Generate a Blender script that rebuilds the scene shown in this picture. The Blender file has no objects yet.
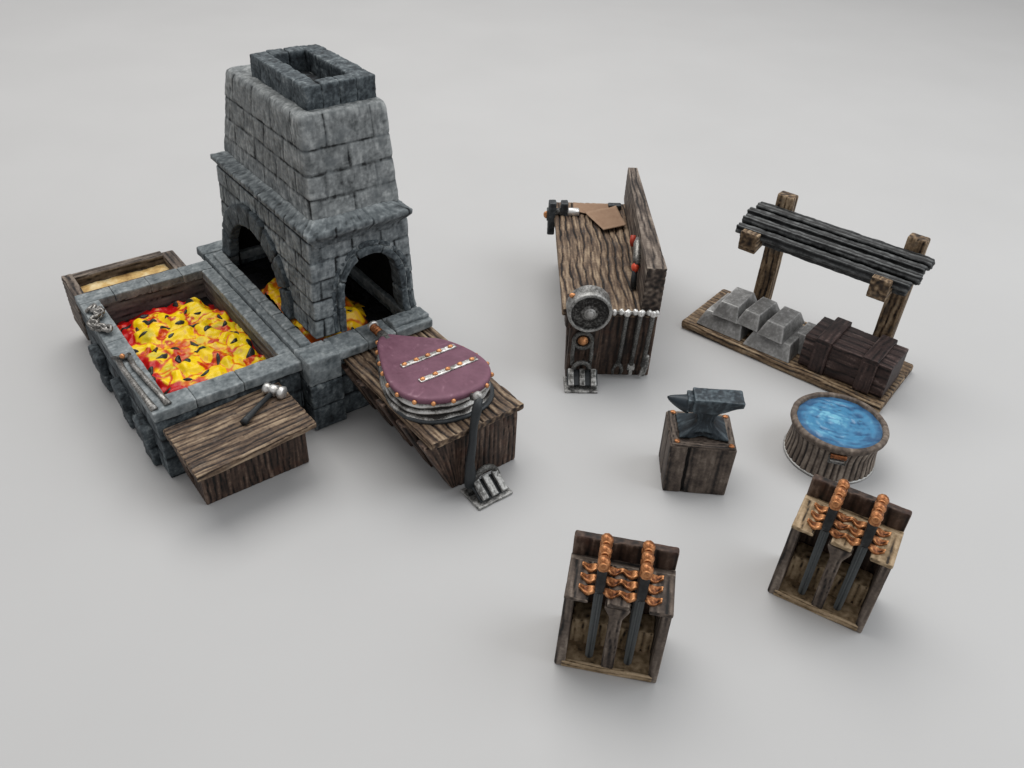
import bpy, math, random
from math import sin, cos, pi, sqrt, floor
from mathutils import Vector, Matrix, noise
random.seed(7)
sc = bpy.context.scene
sc.unit_settings.system = 'METRIC'; sc.unit_settings.scale_length = 0.01      # one unit is one centimetre: these are miniatures
C = sc.collection
V = Vector
def N(x, y, z, s=0): return noise.noise(V((x + s*17.3, y - s*9.1, z + s*5.7)))
def clamp(v, a=0., b=1.): return a if v < a else b if v > b else v
def sstep(a, b, v):
    t = clamp((v-a)/(b-a)); return t*t*(3-2*t)

# ------------------------------------------------------------------ materials
def ramp_node(nt, stops):
    r = nt.nodes.new('ShaderNodeValToRGB'); e = r.color_ramp.elements
    while len(e) < len(stops): e.new(0.5)
    for k, (p, c) in enumerate(stops):
        e[k].position = p; e[k].color = (*c, 1)
    return r
def paint(name, stops, rough=.75, metal=0., fine=9., grain=(1, 1, 1), bump=.25, edge=2.2, mottle=.35, spec=.35, tint=None):
    """hand painted resin: the 'cav' attribute (height of the carved relief) and fine noise choose between wash, body and drybrush colours"""
    m = bpy.data.materials.new(name); m.use_nodes = True; nt = m.node_tree; nd = nt.nodes; L = nt.links
    b = nd['Principled BSDF']
    at = nd.new('ShaderNodeAttribute'); at.attribute_name = 'cav'
    tn = nd.new('ShaderNodeAttribute'); tn.attribute_name = 'tone'
    tc = nd.new('ShaderNodeTexCoord'); mp = nd.new('ShaderNodeMapping'); mp.inputs['Scale'].default_value = grain
    L.new(tc.outputs['Object'], mp.inputs['Vector'])
    n1 = nd.new('ShaderNodeTexNoise'); n1.inputs['Scale'].default_value = fine; n1.inputs['Detail'].default_value = 5; n1.inputs['Roughness'].default_value = .65
    n2 = nd.new('ShaderNodeTexNoise'); n2.inputs['Scale'].default_value = 1.3; n2.inputs['Detail'].default_value = 4
    L.new(mp.outputs[0], n1.inputs['Vector']); L.new(tc.outputs['Object'], n2.inputs['Vector'])
    ge = nd.new('ShaderNodeNewGeometry')
    def mth(op, a, bb, c=None):
        q = nd.new('ShaderNodeMath'); q.operation = op
        for i, x in enumerate((a, bb, c)):
            if x is None: continue
            if isinstance(x, (int, float)): q.inputs[i].default_value = x
            else: L.new(x, q.inputs[i])
        return q.outputs[0]
    f = mth('MULTIPLY_ADD', mth('SUBTRACT', n1.outputs['Fac'], .5), mottle*2, at.outputs['Fac'])
    f = mth('MULTIPLY_ADD', mth('SUBTRACT', n2.outputs['Fac'], .5), mottle, f)
    pt = nd.new('ShaderNodeClamp'); pt.inputs['Min'].default_value = -.16; pt.inputs['Max'].default_value = .2
    L.new(mth('MULTIPLY', mth('SUBTRACT', ge.outputs['Pointiness'], .5), edge), pt.inputs['Value'])
    f = mth('ADD', f, pt.outputs[0])
    r = ramp_node(nt, stops); L.new(f, r.inputs['Fac'])
    hs = nd.new('ShaderNodeHueSaturation'); L.new(r.outputs['Color'], hs.inputs['Color'])
    L.new(mth('ADD', tn.outputs['Fac'], 1.0), hs.inputs['Value'])
    col = hs.outputs['Color']
    if tint:                       # a second paint colour, blotchy
        n3 = nd.new('ShaderNodeTexNoise'); n3.inputs['Scale'].default_value = tint[1]; n3.inputs['Detail'].default_value = 3
        L.new(tc.outputs['Object'], n3.inputs['Vector'])
        rr = ramp_node(nt, [(tint[2], (0, 0, 0)), (tint[2]+.14, (tint[3],)*3)]); L.new(n3.outputs['Fac'], rr.inputs['Fac'])
        mx = nd.new('ShaderNodeMix'); mx.data_type = 'RGBA'; mx.blend_type = 'MIX'
        L.new(rr.outputs['Color'], mx.inputs['Factor']); L.new(col, mx.inputs[6]); mx.inputs[7].default_value = (*tint[0], 1); col = mx.outputs[2]
    L.new(col, b.inputs['Base Color'])
    b.inputs['Metallic'].default_value = metal; b.inputs['Specular IOR Level'].default_value = spec
    rv = mth('MULTIPLY_ADD', n1.outputs['Fac'], .25, rough-.12); L.new(rv, b.inputs['Roughness'])
    bp = nd.new('ShaderNodeBump'); bp.inputs['Strength'].default_value = bump; bp.inputs['Distance'].default_value = .05
    L.new(n1.outputs['Fac'], bp.inputs['Height']); L.new(bp.outputs[0], b.inputs['Normal'])
    return m
def k3(r, g, b, s=1.): return (r*s, g*s, b*s)
M = {}
M['stone'] = paint('grey_stone', [(.08, (.008, .009, .01)), (.34, (.082, .095, .102)), (.58, (.172, .192, .2)), (.93, (.37, .395, .40))], .82, fine=5, mottle=.32, bump=.3)
M['stone_pit'] = paint('blue_grey_stone', [(.08, (.012, .014, .016)), (.36, (.095, .112, .12)), (.64, (.19, .212, .22)), (.95, (.36, .385, .39))], .8, fine=7, mottle=.24, bump=.25)
M['stone_light'] = paint('pale_stone', [(.08, (.012, .013, .014)), (.36, (.115, .124, .126)), (.6, (.215, .228, .23)), (.95, (.43, .445, .44))], .82, fine=5, mottle=.32, bump=.3, tint=((.10, .112, .118), 1.3, .52, .6))
M['stone_dark'] = paint('dark_stone', [(.12, (.006, .007, .009)), (.4, (.036, .046, .053)), (.66, (.095, .113, .123)), (.96, (.27, .295, .3))], .75, fine=7, mottle=.42, bump=.3)
M['pit_wall'] = paint('pit_inner_plaster', [(.1, (.012, .012, .012)), (.5, (.095, .095, .09)), (.9, (.21, .205, .19))], .85, fine=5, mottle=.3)
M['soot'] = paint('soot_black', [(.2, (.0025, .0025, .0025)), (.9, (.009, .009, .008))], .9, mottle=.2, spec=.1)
M['wood'] = paint('brown_wood', [(.14, (.006, .004, .003)), (.36, (.045, .027, .018)), (.58, (.14, .092, .058)), (.92, (.40, .30, .20))], .66, fine=6, mottle=.26, bump=.35, tint=((.09, .078, .07), 1.5, .56, .35))
M['wood_tan'] = paint('tan_wood', [(.14, (.010, .006, .004)), (.38, (.07, .043, .024)), (.6, (.21, .14, .08)), (.9, (.48, .365, .24))], .66, fine=6, mottle=.3, bump=.35, tint=((.10, .085, .07), 1.8, .55, .5))
M['wood_grey'] = paint('weathered_wood', [(.14, (.006, .005, .004)), (.36, (.042, .030, .024)), (.6, (.12, .092, .073)), (.94, (.33, .275, .225))], .66, fine=6, mottle=.28, bump=.35)
M['wood_dark'] = paint('dark_wood', [(.14, (.004, .003, .002)), (.38, (.026, .015, .011)), (.64, (.078, .048, .034)), (.98, (.26, .185, .14))], .62, fine=6, mottle=.28, bump=.35, tint=((.075, .03, .018), 1.2, .56, .5))
M['wood_ivory'] = paint('pale_shelf_wood', [(.05, (.03, .02, .012)), (.4, (.26, .18, .10)), (.72, (.50, .375, .24))], .7, fine=6, mottle=.35)
M['crate'] = paint('mahogany_wood', [(.1, (.005, .003, .003)), (.4, (.022, .012, .011)), (.68, (.055, .032, .028)), (.96, (.19, .135, .12))], .55, fine=8, mottle=.34, bump=.3)
M['iron'] = paint('blackened_iron', [(.1, (.006, .007, .008)), (.5, (.032, .037, .041)), (.95, (.12, .13, .135))], .5, metal=.25, fine=9, mottle=.2, bump=.15, edge=4, spec=.5)
M['bar'] = paint('sooty_iron', [(.15, (.003, .003, .0035)), (.5, (.020, .021, .022)), (.9, (.12, .125, .125))], .5, metal=.2, fine=8, mottle=.35, bump=.3, edge=4, spec=.4)
M['anvil'] = paint('anvil_iron', [(.1, (.005, .007, .009)), (.5, (.020, .030, .039)), (.95, (.12, .155, .175))], .42, metal=.2, fine=6, mottle=.2, bump=.15, edge=4.5, spec=.5)
M['blade'] = paint('blade_iron', [(.1, (.008, .009, .01)), (.5, (.038, .045, .048)), (.95, (.17, .185, .19))], .42, metal=.3, fine=9, mottle=.15, bump=.1, edge=4, spec=.5)
M['silver'] = paint('silver_paint', [(.18, (.025, .022, .02)), (.42, (.24, .23, .215)), (.8, (.75, .74, .72))], .36, metal=.75, fine=10, mottle=.4, bump=.3, edge=4)
M['pewter'] = paint('pewter_paint', [(.18, (.014, .013, .012)), (.45, (.12, .118, .112)), (.82, (.46, .455, .44))], .45, metal=.5, fine=11, mottle=.5, bump=.4, edge=4)
M['ingot'] = paint('ingot_metal', [(.12, (.05, .049, .047)), (.48, (.20, .197, .192)), (.9, (.60, .60, .59))], .42, metal=.3, fine=7, mottle=.2, bump=.2, edge=5)
M['copper'] = paint('copper_paint', [(.2, (.045, .014, .006)), (.48, (.28, .10, .036)), (.9, (.74, .35, .15))], .4, metal=.6, fine=8, mottle=.45, bump=.35, edge=4)
M['purple'] = paint('purple_leather', [(.1, (.035, .012, .02)), (.42, (.125, .048, .076)), (.8, (.19, .084, .122)), (1., (.29, .165, .205))], .6, fine=4, mottle=.22, bump=.2, edge=4)
M['red'] = paint('red_paint', [(.1, (.15, .01, .006)), (.8, (.68, .08, .035))], .45, mottle=.2)
M['paper'] = paint('brown_parchment', [(.1, (.08, .045, .028)), (.5, (.235, .142, .088)), (.95, (.36, .24, .16))], .8, fine=5, mottle=.2)
M['sand'] = paint('casting_sand', [(.1, (.25, .13, .04)), (.5, (.60, .40, .15)), (.9, (.80, .68, .42))], .75, fine=3, mottle=.45, bump=.4)

def attr_mat(name, rough, coat=0., bump=.2, fine=8):
    m = bpy.data.materials.new(name); m.use_nodes = True; nt = m.node_tree; nd = nt.nodes; L = nt.links
    b = nd['Principled BSDF']; a = nd.new('ShaderNodeAttribute'); a.attribute_name = 'paint'
    n = nd.new('ShaderNodeTexNoise'); n.inputs['Scale'].default_value = fine; n.inputs['Detail'].default_value = 4
    tc = nd.new('ShaderNodeTexCoord'); L.new(tc.outputs['Object'], n.inputs['Vector'])
    bp = nd.new('ShaderNodeBump'); bp.inputs['Strength'].default_value = bump; bp.inputs['Distance'].default_value = .05
    L.new(n.outputs['Fac'], bp.inputs['Height']); L.new(bp.outputs[0], b.inputs['Normal'])
    L.new(a.outputs['Color'], b.inputs['Base Color']); b.inputs['Roughness'].default_value = rough
    b.inputs['Coat Weight'].default_value = coat; b.inputs['Coat Roughness'].default_value = .12; b.inputs['Specular IOR Level'].default_value = .35
    return m
M['coals'] = attr_mat('glossy_fire_paint', .33, 0., .3, 5)
M['coals'].node_tree.nodes['Principled BSDF'].inputs['Specular IOR Level'].default_value = .28
M['water'] = attr_mat('glossy_water_paint', .35, .35, .2, 6)

# ------------------------------------------------------------------ geometry collector
class G:
    def __init__(s): s.v = []; s.f = []; s.c = []; s.t = []; s.col = []
    def add(s, vs, fs, cav=.55, tone=0., Mx=None, col=None):
        o = len(s.v)
        for i, p in enumerate(vs):
            p = V(p); s.v.append(Mx @ p if Mx else p)
        s.f += [tuple(o+i for i in f) for f in fs]
        n = len(vs)
        s.c += list(cav) if hasattr(cav, '__len__') else [cav]*n
        s.t += list(tone) if hasattr(tone, '__len__') else [tone]*n
        s.col += col if col else [(0.5, .5, .5)]*n
        return s
    # rounded box on a lattice, with carved relief and optional warp
    def box(s, x0, x1, y0, y1, z0, z1, r=.06, res=.1, disp=None, warp=None, tone=0., Mx=None, keep=None):
        lo = V((x0, y0, z0)); hi = V((x1, y1, z1)); r = min(r, .49*min(hi[i]-lo[i] for i in range(3)))
        def axis(a, b):
            n = max(1, int(math.ceil((b-a-2*r)/res))); k = [a, a+r*.3, a+r] + [a+r+(b-a-2*r)*i/n for i in range(1, n)] + [b-r, b-r*.3, b]
            return k
        A = [axis(lo[i], hi[i]) for i in range(3)]; n = [len(a) for a in A]; idx = {}; vs = []; cs = []; fs = []; ct = []
        def vert(i, j, k):
            key = (i, j, k)
            if key in idx: return idx[key]
            p = V((A[0][i], A[1][j], A[2][k])); q = V([clamp(p[a], lo[a]+r, hi[a]-r) for a in range(3)]); d = p-q
            nn = d.normalized() if d.length > 1e-9 else V((0, 0, 1)); pp = q+nn*r
            cv = .55; tn = tone
            if disp:
                o = disp(pp, nn); pp = pp+nn*o[0]; cv = o[1]
                if len(o) > 2: tn = tone+o[2]
            if warp: pp = V(warp(pp))
            idx[key] = len(vs); vs.append(pp); cs.append(cv); ct.append(tn); return idx[key]
        def face(a, b, c, d):
            if keep:
                m = sum((V((A[0][q[0]], A[1][q[1]], A[2][q[2]])) for q in (a, b, c, d)), V())/4
                if not keep(m): return
            fs.append((vert(*a), vert(*b), vert(*c), vert(*d)))
        X, Y, Z = n[0]-1, n[1]-1, n[2]-1
        for i in range(X):
            for j in range(Y):
                face((i, j, 0), (i, j+1, 0), (i+1, j+1, 0), (i+1, j, 0)); face((i, j, Z), (i+1, j, Z), (i+1, j+1, Z), (i, j+1, Z))
        for i in range(X):
            for k in range(Z):
                face((i, 0, k), (i+1, 0, k), (i+1, 0, k+1), (i, 0, k+1)); face((i, Y, k), (i, Y, k+1), (i+1, Y, k+1), (i+1, Y, k))
        for j in range(Y):
            for k in range(Z):
                face((0, j, k), (0, j, k+1), (0, j+1, k+1), (0, j+1, k)); face((X, j, k), (X, j+1, k), (X, j+1, k+1), (X, j, k+1))
        return s.add(vs, fs, cs, ct, Mx)
    def lathe(s, prof, seg=32, Mx=None, fn=None, cav=.55):
        vs = []; cs = []; fs = []
        for (r, z) in prof:
            for i in range(seg):
                a = 2*pi*i/seg; cv = cav; rr = r
                if fn: rr, cv = fn(r, z, a)
                vs.append((rr*cos(a), rr*sin(a), z)); cs.append(cv)
        for k in range(len(prof)-1):
            for i in range(seg):
                j = (i+1) % seg; fs.append((k*seg+i, k*seg+j, (k+1)*seg+j, (k+1)*seg+i))
        for k, flip in ((0, True), (len(prof)-1, False)):
            if prof[k][0] > 1e-6:
                f = [k*seg+i for i in range(seg)]; fs.append(tuple(reversed(f)) if flip else tuple(f))
        return s.add(vs, fs, cs, 0., Mx)
    def ball(s, c, r, seg=14, amp=.0, seed=0, Mx=None, cav=.6):
        r = V(r) if hasattr(r, '__len__') else V((r, r, r)); vs = []; fs = []; cs = []; R = seg//2+1
        for k in range(R+1):
            th = pi*k/R
            for i in range(seg):
                a = 2*pi*i/seg; d = V((sin(th)*cos(a), sin(th)*sin(a), cos(th))); n_ = N(*(d*1.6), seed)
                q = 1+amp*n_; vs.append((c[0]+d.x*r.x*q, c[1]+d.y*r.y*q, c[2]+d.z*r.z*q)); cs.append(cav+n_*.25)
        for k in range(R):
            for i in range(seg):
                j = (i+1) % seg; fs.append((k*seg+i, (k+1)*seg+i, (k+1)*seg+j, k*seg+j))
        return s.add(vs, fs, cs, 0., Mx)
    def tube(s, pts, rad, seg=10, Mx=None, closed=False, sq=1., cav=.55, amp=0.):
        pts = [V(p) for p in pts]; n = len(pts); vs = []; cs = []; fs = []; up = V((0, 0, 1)); prev = None
        for i, p in enumerate(pts):
            t = (pts[(i+1) % n]-pts[i-1]) if closed else (pts[min(i+1, n-1)]-pts[max(i-1, 0)]); t.normalize()
            if prev is None:
                u = t.cross(up)
                if u.length < .1: u = t.cross(V((0, 1, 0)))
            else: u = prev-t*prev.dot(t)
            u.normalize(); w = t.cross(u); prev = u; r = rad[i] if hasattr(rad, '__len__') else rad
            for k in range(seg):
                a = 2*pi*k/seg; rr = r*(1+amp*N(p.x*5+cos(a), p.y*5+sin(a), p.z*5)); vs.append(p+u*cos(a)*rr+w*sin(a)*rr*sq); cs.append(cav)
        m = n if closed else n-1
        for i in range(m):
            for k in range(seg):
                a, b = i*seg, ((i+1) % n)*seg; l = (k+1) % seg; fs.append((a+k, b+k, b+l, a+l))
        if not closed:
            fs.append(tuple(range(seg))); fs.append(tuple(reversed([(n-1)*seg+k for k in range(seg)])))
        return s.add(vs, fs, cs, 0., Mx)
    # flat outline given thickness, with a rounded upper edge; outline counter-clockwise
    def slab(s, out, z0, z1, r=.05, zf=None, cav=.55, Mx=None, rings=6, capfn=None):
        n = len(out); cx = sum(p[0] for p in out)/n; cy = sum(p[1] for p in out)/n; vs = []; fs = []; cs = []
        lev = [(1-.0, z0), (1, z1-r), (1-r*.12, z1-r*.3), (1-r*.4, z1)]
        lev += [((1-r*.4)*(1-k/rings), z1) for k in range(1, rings)]
        for q, z in lev:
            for (x, y) in out:
                X = cx+(x-cx)*q; Y = cy+(y-cy)*q; zz = z; cv = cav
                if zf: zz += zf(X, Y)*(1 if z > z0 else 0)
                if capfn and z >= z1-1e-6: dz, cv = capfn(X, Y); zz += dz
                vs.append((X, Y, zz)); cs.append(cv)
        vs.append((cx, cy, z1+(zf(cx, cy) if zf else 0))); cs.append(cav)
        for k in range(len(lev)-1):
            for i in range(n):
                j = (i+1) % n; fs.append((k*n+i, k*n+j, (k+1)*n+j, (k+1)*n+i))
        k = (len(lev)-1)*n
        for i in range(n): fs.append((k+i, k+(i+1) % n, len(vs)-1))
        fs.append(tuple(reversed(range(n))))
        return s.add(vs, fs, cs, 0., Mx)
    def obj(s, name, mat, parent=None, smooth=True, org=None):
        o_ = V(parent['_o']) if parent is not None else V(org or (0, 0, 0))
        me = bpy.data.meshes.new(name); me.from_pydata([v-o_ for v in s.v], [], s.f); me.validate()
        if len(me.vertices) == len(s.v):
            a = me.attributes.new('cav', 'FLOAT', 'POINT'); a.data.foreach_set('value', [float(x) for x in s.c])
            a = me.attributes.new('tone', 'FLOAT', 'POINT'); a.data.foreach_set('value', [float(x) for x in s.t])
            a = me.attributes.new('paint', 'FLOAT_COLOR', 'POINT'); a.data.foreach_set('color', [x for c in s.col for x in (*c, 1)])
        if smooth: me.polygons.foreach_set('use_smooth', [True]*len(me.polygons))
        me.materials.append(M[mat] if isinstance(mat, str) else mat); me.update()
        o = bpy.data.objects.new(name, me); C.objects.link(o)
        if parent is not None: o.parent = parent
        o['_o'] = tuple(o_); return o

# ------------------------------------------------------------------ frames (position and turn of each cluster on the table) and things
FR = {'F': (-16.7694, 30.0307, 0.6867), 'A': (7.9004, 31.1434, -0.0379), 'W': (2.9682, 40.6983, 0.0516),
      'S': (11.1453, 46.3217, -0.6593), 'L': (2.4067, 20.6262, -0.1615), 'R': (12.0591, 24.9515, -0.5132), 'T': (17.36, 34.72, -0.25)}
def place(o, fr, org):
    x, y, a = FR[fr]; o.location = (x+cos(a)*org[0]-sin(a)*org[1], y+sin(a)*org[0]+cos(a)*org[1], org[2]); o.rotation_euler = (0, 0, a)
def thing(name, fr, org, label, cat, group=None):
    o = bpy.data.objects.new(name, None); C.objects.link(o); o.empty_display_size = .5; place(o, fr, org); o['_o'] = org
    o['label'] = label; o['category'] = cat
    if group: o['group'] = group
    return o
def solo(g, name, mat, fr, org, label, cat, group=None, kind=None):
    o = g.obj(name, mat, None, org=org); place(o, fr, org); o['label'] = label; o['category'] = cat
    if group: o['group'] = group
    if kind: o['kind'] = kind
    return o
def children(o): return [c for c in bpy.data.objects if c.parent == o]
def copy_tree(o, parent=None):
    c = o.copy(); C.objects.link(c)
    if parent: c.parent = parent
    for ch in children(o): copy_tree(ch, c)
    return c

# ------------------------------------------------------------------ relief functions
def wood(ax, pitch=.33, depth=.07, seed=0, strength=1.):
    def f(p, n):
        a = p[ax]; o = [i for i in range(3) if i != ax]; t = p[o[0]]+p[o[1]]*1.03
        if abs(n[ax]) > .75:
            q = N(p.x*5, p.y*5, p.z*5, seed); return (q*depth*.3, .4+q*.4)
        t2 = t+.26*N(a*.3, t*.5, 3, seed)+.09*N(a*1.1, t*1.2, 1, seed)+.025*N(a*4, t*3, 1, seed)
        ph = t2/pitch; g = abs(sin(pi*ph)); row = floor(ph); w = clamp(.72+.9*N(a*.3, row*3.1, 5, seed))
        cr = (1-g)**3.2*w; fine = .8*N(a*.8, t*9, 0, seed)+.22*N(a*2, t*22, 4, seed); lump = N(a*.5, row*1.7, 2, seed)
        d = -depth*cr+depth*.16*fine
        knot = 0
        return (d*strength, .56-.68*cr+.36*fine+.2*lump)
    return f
def stone(amp=.03, seed=0, base=.55, joints=None, k=1.6):
    def f(p, n):
        a = N(p.x*k, p.y*k, p.z*k, seed); b = N(p.x*4.2, p.y*4.2, p.z*4.2, seed+3); c = N(p.x*10, p.y*10, p.z*10, seed+5); st_ = N(p.x*5, p.y*5, p.z*1.1, seed+8)
        pit = sstep(.25, .6, b)*.6
        return (amp*(a+.6*b+.3*c-pit*.4), base+.17*a+.16*b+.17*c-.16*pit+.2*st_)
    return f
def brick(ch, bl, gd=.08, seed=0, z0=0., gw=.055, amp=.03, base=.55, top=False, vmax=99):
    st = stone(amp, seed, base)
    def f(p, n):
        d, cv = st(p, n)
        ax, ay, az = abs(n.x), abs(n.y), abs(n.z)
        if az > .8 and not top: return (d, cv)
        wz = .03*N(p.x*.8, p.y*.8, p.z*.5, seed+9)
        if az > .8: u = p.y; v = p.x
        else: u, v = (p.y, p.z) if ax > ay else (p.x, p.z)
        v2 = (min(v, vmax)-z0+wz)/ch; row = floor(v2); fv = min(v2-row, row+1-v2)*ch
        if az > .8: fv = 9
        off = (row % 2)*.5+.17*N(row*3.3, 1, 0, seed); u2 = (u+.03*N(u, v*2, 0, seed))/bl+off; cu = floor(u2)
        jl = .12*N(cu*5.1, row*3.7, 1, seed); jr = .12*N((cu+1)*5.1, row*3.7, 1, seed); fu = min(abs(u2-cu-jl), abs(cu+1+jr-u2))*bl
        dist = min(fv, fu); g = math.exp(-(dist/gw)**2); soft = math.exp(-(dist/(gw*2.6))**2)
        h = N(cu*7.7, row*5.5, 2 if ax > ay else 8, seed)
        wr = .45+.55*sstep(-.3, .3, N(p.x*1.3, p.y*1.3, p.z*1.3, seed+2)); return (d-gd*g*wr-gd*.35*soft+.035*h, cv-.62*g*wr-.06*soft+.07*h, .25*h)
    return f

# ================================================================== SETTING
g = G(); nx = 60
g.add([(-260, -140, 0), (260, -140, 0), (260, 380, 0), (-260, 380, 0)], [(0, 1, 2, 3)])
mt = bpy.data.materials.new('matte_table_paper'); mt.use_nodes = True
nt = mt.node_tree; b = nt.nodes['Principled BSDF']; n1 = nt.nodes.new('ShaderNodeTexNoise'); n1.inputs['Scale'].default_value = .08; n1.inputs['Detail'].default_value = 3
tc = nt.nodes.new('ShaderNodeTexCoord'); nt.links.new(tc.outputs['Object'], n1.inputs['Vector'])
r = ramp_node(nt, [(.3, (.460, .458, .456)), (.7, (.478, .476, .474))]); nt.links.new(n1.outputs['Fac'], r.inputs['Fac']); nt.links.new(r.outputs['Color'], b.inputs['Base Color'])
b.inputs['Roughness'].default_value = .55; b.inputs['Specular IOR Level'].default_value = .3
M['table'] = mt
t = g.obj('ground', 'table'); t['kind'] = 'structure'; t['label'] = 'smooth pale grey tabletop under all the miniatures'

# ================================================================== STONE FORGE
forge = thing('stone_forge', 'F', (11.5, 6.5, 0), 'tall grey brick forge with tapered chimney and two arched openings', 'forge')
g = G(); g.box(7.65, 15.2, -.36, 13.9, 0, 3.5, .1, .11, brick(1.3, 1.9, .1, 3)); g.box(7.66, 8.7, .4, 13.3, 3.4, 3.95, .05, .12, stone(.03, 4)); g.box(14.35, 15.19, -.3, 13.3, 3.4, 3.95, .05, .12, stone(.03, 5)); g.box(8.6, 14.4, -.34, .95, 3.4, 3.95, .05, .12, stone(.03, 6)); g.box(8.6, 14.4, 12.2, 13.88, 3.4, 3.95, .05, .12, stone(.03, 6)); base_o = g.obj('hearth_base', 'stone_dark', forge)
g = G()
xs = [7.62, 9.3, 11.2, 12.9, 15.24]
for i in range(4): g.box(xs[i]+.01, xs[i+1]-.01, -.68, .95, 3.92, 4.44+.02*(i % 2), .09, .09, stone(.03, 20+i, .62), tone=.1*N(i*3.3, 0, 0))
g.box(7.66, 8.72, .97, 13.1, 3.9, 4.42, .06, .12, stone(.03, 25)); g.box(14.3, 15.26, .97, 13.1, 3.9, 4.42, .06, .12, stone(.03, 26)); g.box(8.6, 14.4, 12.15, 13.1, 3.9, 4.42, .06, .12, stone(.03, 27))
g.box(12.95, 15.2, -.35, .6, 4.4, 4.66, .1, .09, stone(.04, 29, .5))
for i in range(4): g.box(7.6+i*1.95, 7.6+i*1.95+1.92, 13.12, 14.3, 3.9, 4.46, .1, .1, stone(.035, 28+i, .5))
ys = [.9, 2.6, 4.3, 5.9, 7.4, 9.2, 10.9, 12.6]
for i in range(7): g.box(8.02, 8.62, ys[i]+.02, ys[i+1]-.02, 4.3, 4.62+.02*N(i*2.2, 0, 0), .08, .08, stone(.03, 33+i, .6))
g.obj('hearth_slab', 'stone_pit', forge)
for i, (a, b_) in enumerate(((0, 1.45), (1.47, 2.95), (2.97, 4.52))):
    g = G(); g.box(7.62, 9.5, -.76+.03*N(i*3, 1, 0), .62, a, b_, .13, .09, stone(.045, 40+i, .5+.08*(i == 2)))
    g.obj('pier_block', 'stone_dark' if i < 2 else 'stone_pit', forge)

# arches
def arch_pts(uc, a, zs, zb, h, n, e=2.):          # from the foot at -u up and over to +u
    P = [(uc-a, zb+(zs-zb)*i/6) for i in range(6)]
    for i in range(n+1):
        th = pi-pi*i/n; c_, s_ = cos(th), sin(th)
        P.append((uc+a*math.copysign(abs(c_)**(2/e), c_), zs+h*abs(s_)**(2/e)))
    P += [(uc+a, zs-(zs-zb)*i/6) for i in range(1, 7)]
    return P
def inside(u, v, uc, a, zs, zb, h):
    if v < zb: return False
    if v < zs: return abs(u-uc) < a
    return ((u-uc)/a)**2+((v-zs)/h)**2 < 1
AL = dict(uc=8.2, a=3.45, zs=4.8, zb=4.3, h=3.0)      # big arch in the -x face, u = y
AR = dict(uc=12.57, a=1.74, zs=6.5, zb=4.42, h=2.0)    # small arch in the -y face, u = x
def taper(p):
    k = (p.z-4.42)/5.6; cx, cy = 12.15, 7.05
    kk = 1-max(0, .5-(p.z-4.42))*-.05
    return (cx+(p.x-cx)*(1-.085*k)*kk, cy+(p.y-cy)*(1-.025*k)*(1+(kk-1)*.6), p.z)
def keep_lower(m):
    if m.z < 4.41: return False
    if m.x < 9.06 and inside(m.y, m.z, AL['uc'], AL['a']+.3, AL['zs'], 4.3, AL['h']+.3): return False
    if m.y < 1.12 and inside(m.x, m.z, AR['uc'], AR['a']+.15, AR['zs'], 4.3, AR['h']+.15): return False
    return True
g = G(); g.box(9.0, 15.25, 1.06, 13.05, 4.4, 9.98, .16, .08, brick(1.1, 1.9, .05, 7, 4.42, .045, .035), warp=taper, keep=keep_lower)
g.obj('tower_wall', 'stone', forge)
def keep_in(m):
    if m.x < 9.95 and inside(m.y, m.z, AL['uc'], AL['a']+.25, AL['zs'], 3.3, AL['h']+.25): return False
    if m.y < 2.0 and inside(m.x, m.z, AR['uc'], AR['a']+.1, AR['zs'], 3.3, AR['h']+.1): return False
    return True
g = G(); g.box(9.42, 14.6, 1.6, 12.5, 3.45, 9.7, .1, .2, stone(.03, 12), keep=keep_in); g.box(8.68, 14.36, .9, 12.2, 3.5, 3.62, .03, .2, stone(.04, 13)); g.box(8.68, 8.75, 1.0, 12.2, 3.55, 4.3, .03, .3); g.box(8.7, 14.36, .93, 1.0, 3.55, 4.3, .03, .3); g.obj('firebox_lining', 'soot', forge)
def arch_ring(g, A, wid, d0, d1, P3, nst, seed, base=.5, z_b=4.42):
    inner = arch_pts(A['uc'], A['a'], A['zs'], z_b, A['h'], 40)
    # cumulative length
    L_ = [0]
    for i in range(1, len(inner)): L_.append(L_[-1]+math.dist(inner[i], inner[i-1]))
    tot = L_[-1]
    def at(s):
        s = clamp(s, 0, tot*.99999)
        i = max(k for k in range(len(L_)) if L_[k] <= s); i = min(i, len(inner)-2); t = (s-L_[i])/max(1e-9, L_[i+1]-L_[i])
        a, b = inner[i], inner[i+1]; i0 = max(0, i-2); i1 = min(len(inner)-1, i+3); tx = inner[i1][0]-inner[i0][0]; tz = inner[i1][1]-inner[i0][1]; q = math.hypot(tx, tz)
        return a[0]+(b[0]-a[0])*t, a[1]+(b[1]-a[1])*t, -tz/q, tx/q
    for k in range(nst):
        s0 = tot*k/nst+.03; s1 = tot*(k+1)/nst-.03; w = wid*(1+.1*N(k*3.7, seed, 0)); dd = d1+.06*N(k*2.1, 4, seed)
        def warp(p):
            u, v, nu, nv = at(p.x); 
            return P3(u+nu*p.y, v+nv*p.y, p.z)
        g.box(s0, s1, 0, w, d0, dd, .1, .09, stone(.04, seed+k, base), warp=warp, tone=.1*N(k*5.3, seed, 2))
def P3L(u, v, d): q = taper(V((9.0, u, v))); return (q[0]-d, q[1], v)
def P3R(u, v, d): q = taper(V((u, 1.06, v))); return (q[0], q[1]-d, v)
g = G(); arch_ring(g, AL, 1.2, -.35, .24, P3L, 8, 60, .5); g.obj('arch', 'stone_dark', forge)
g = G(); arch_ring(g, AR, .42, -.9, .16, P3R, 7, 80, .52)
AR2 = dict(AR); AR2['a'] += .44; AR2['h'] += .44
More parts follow.
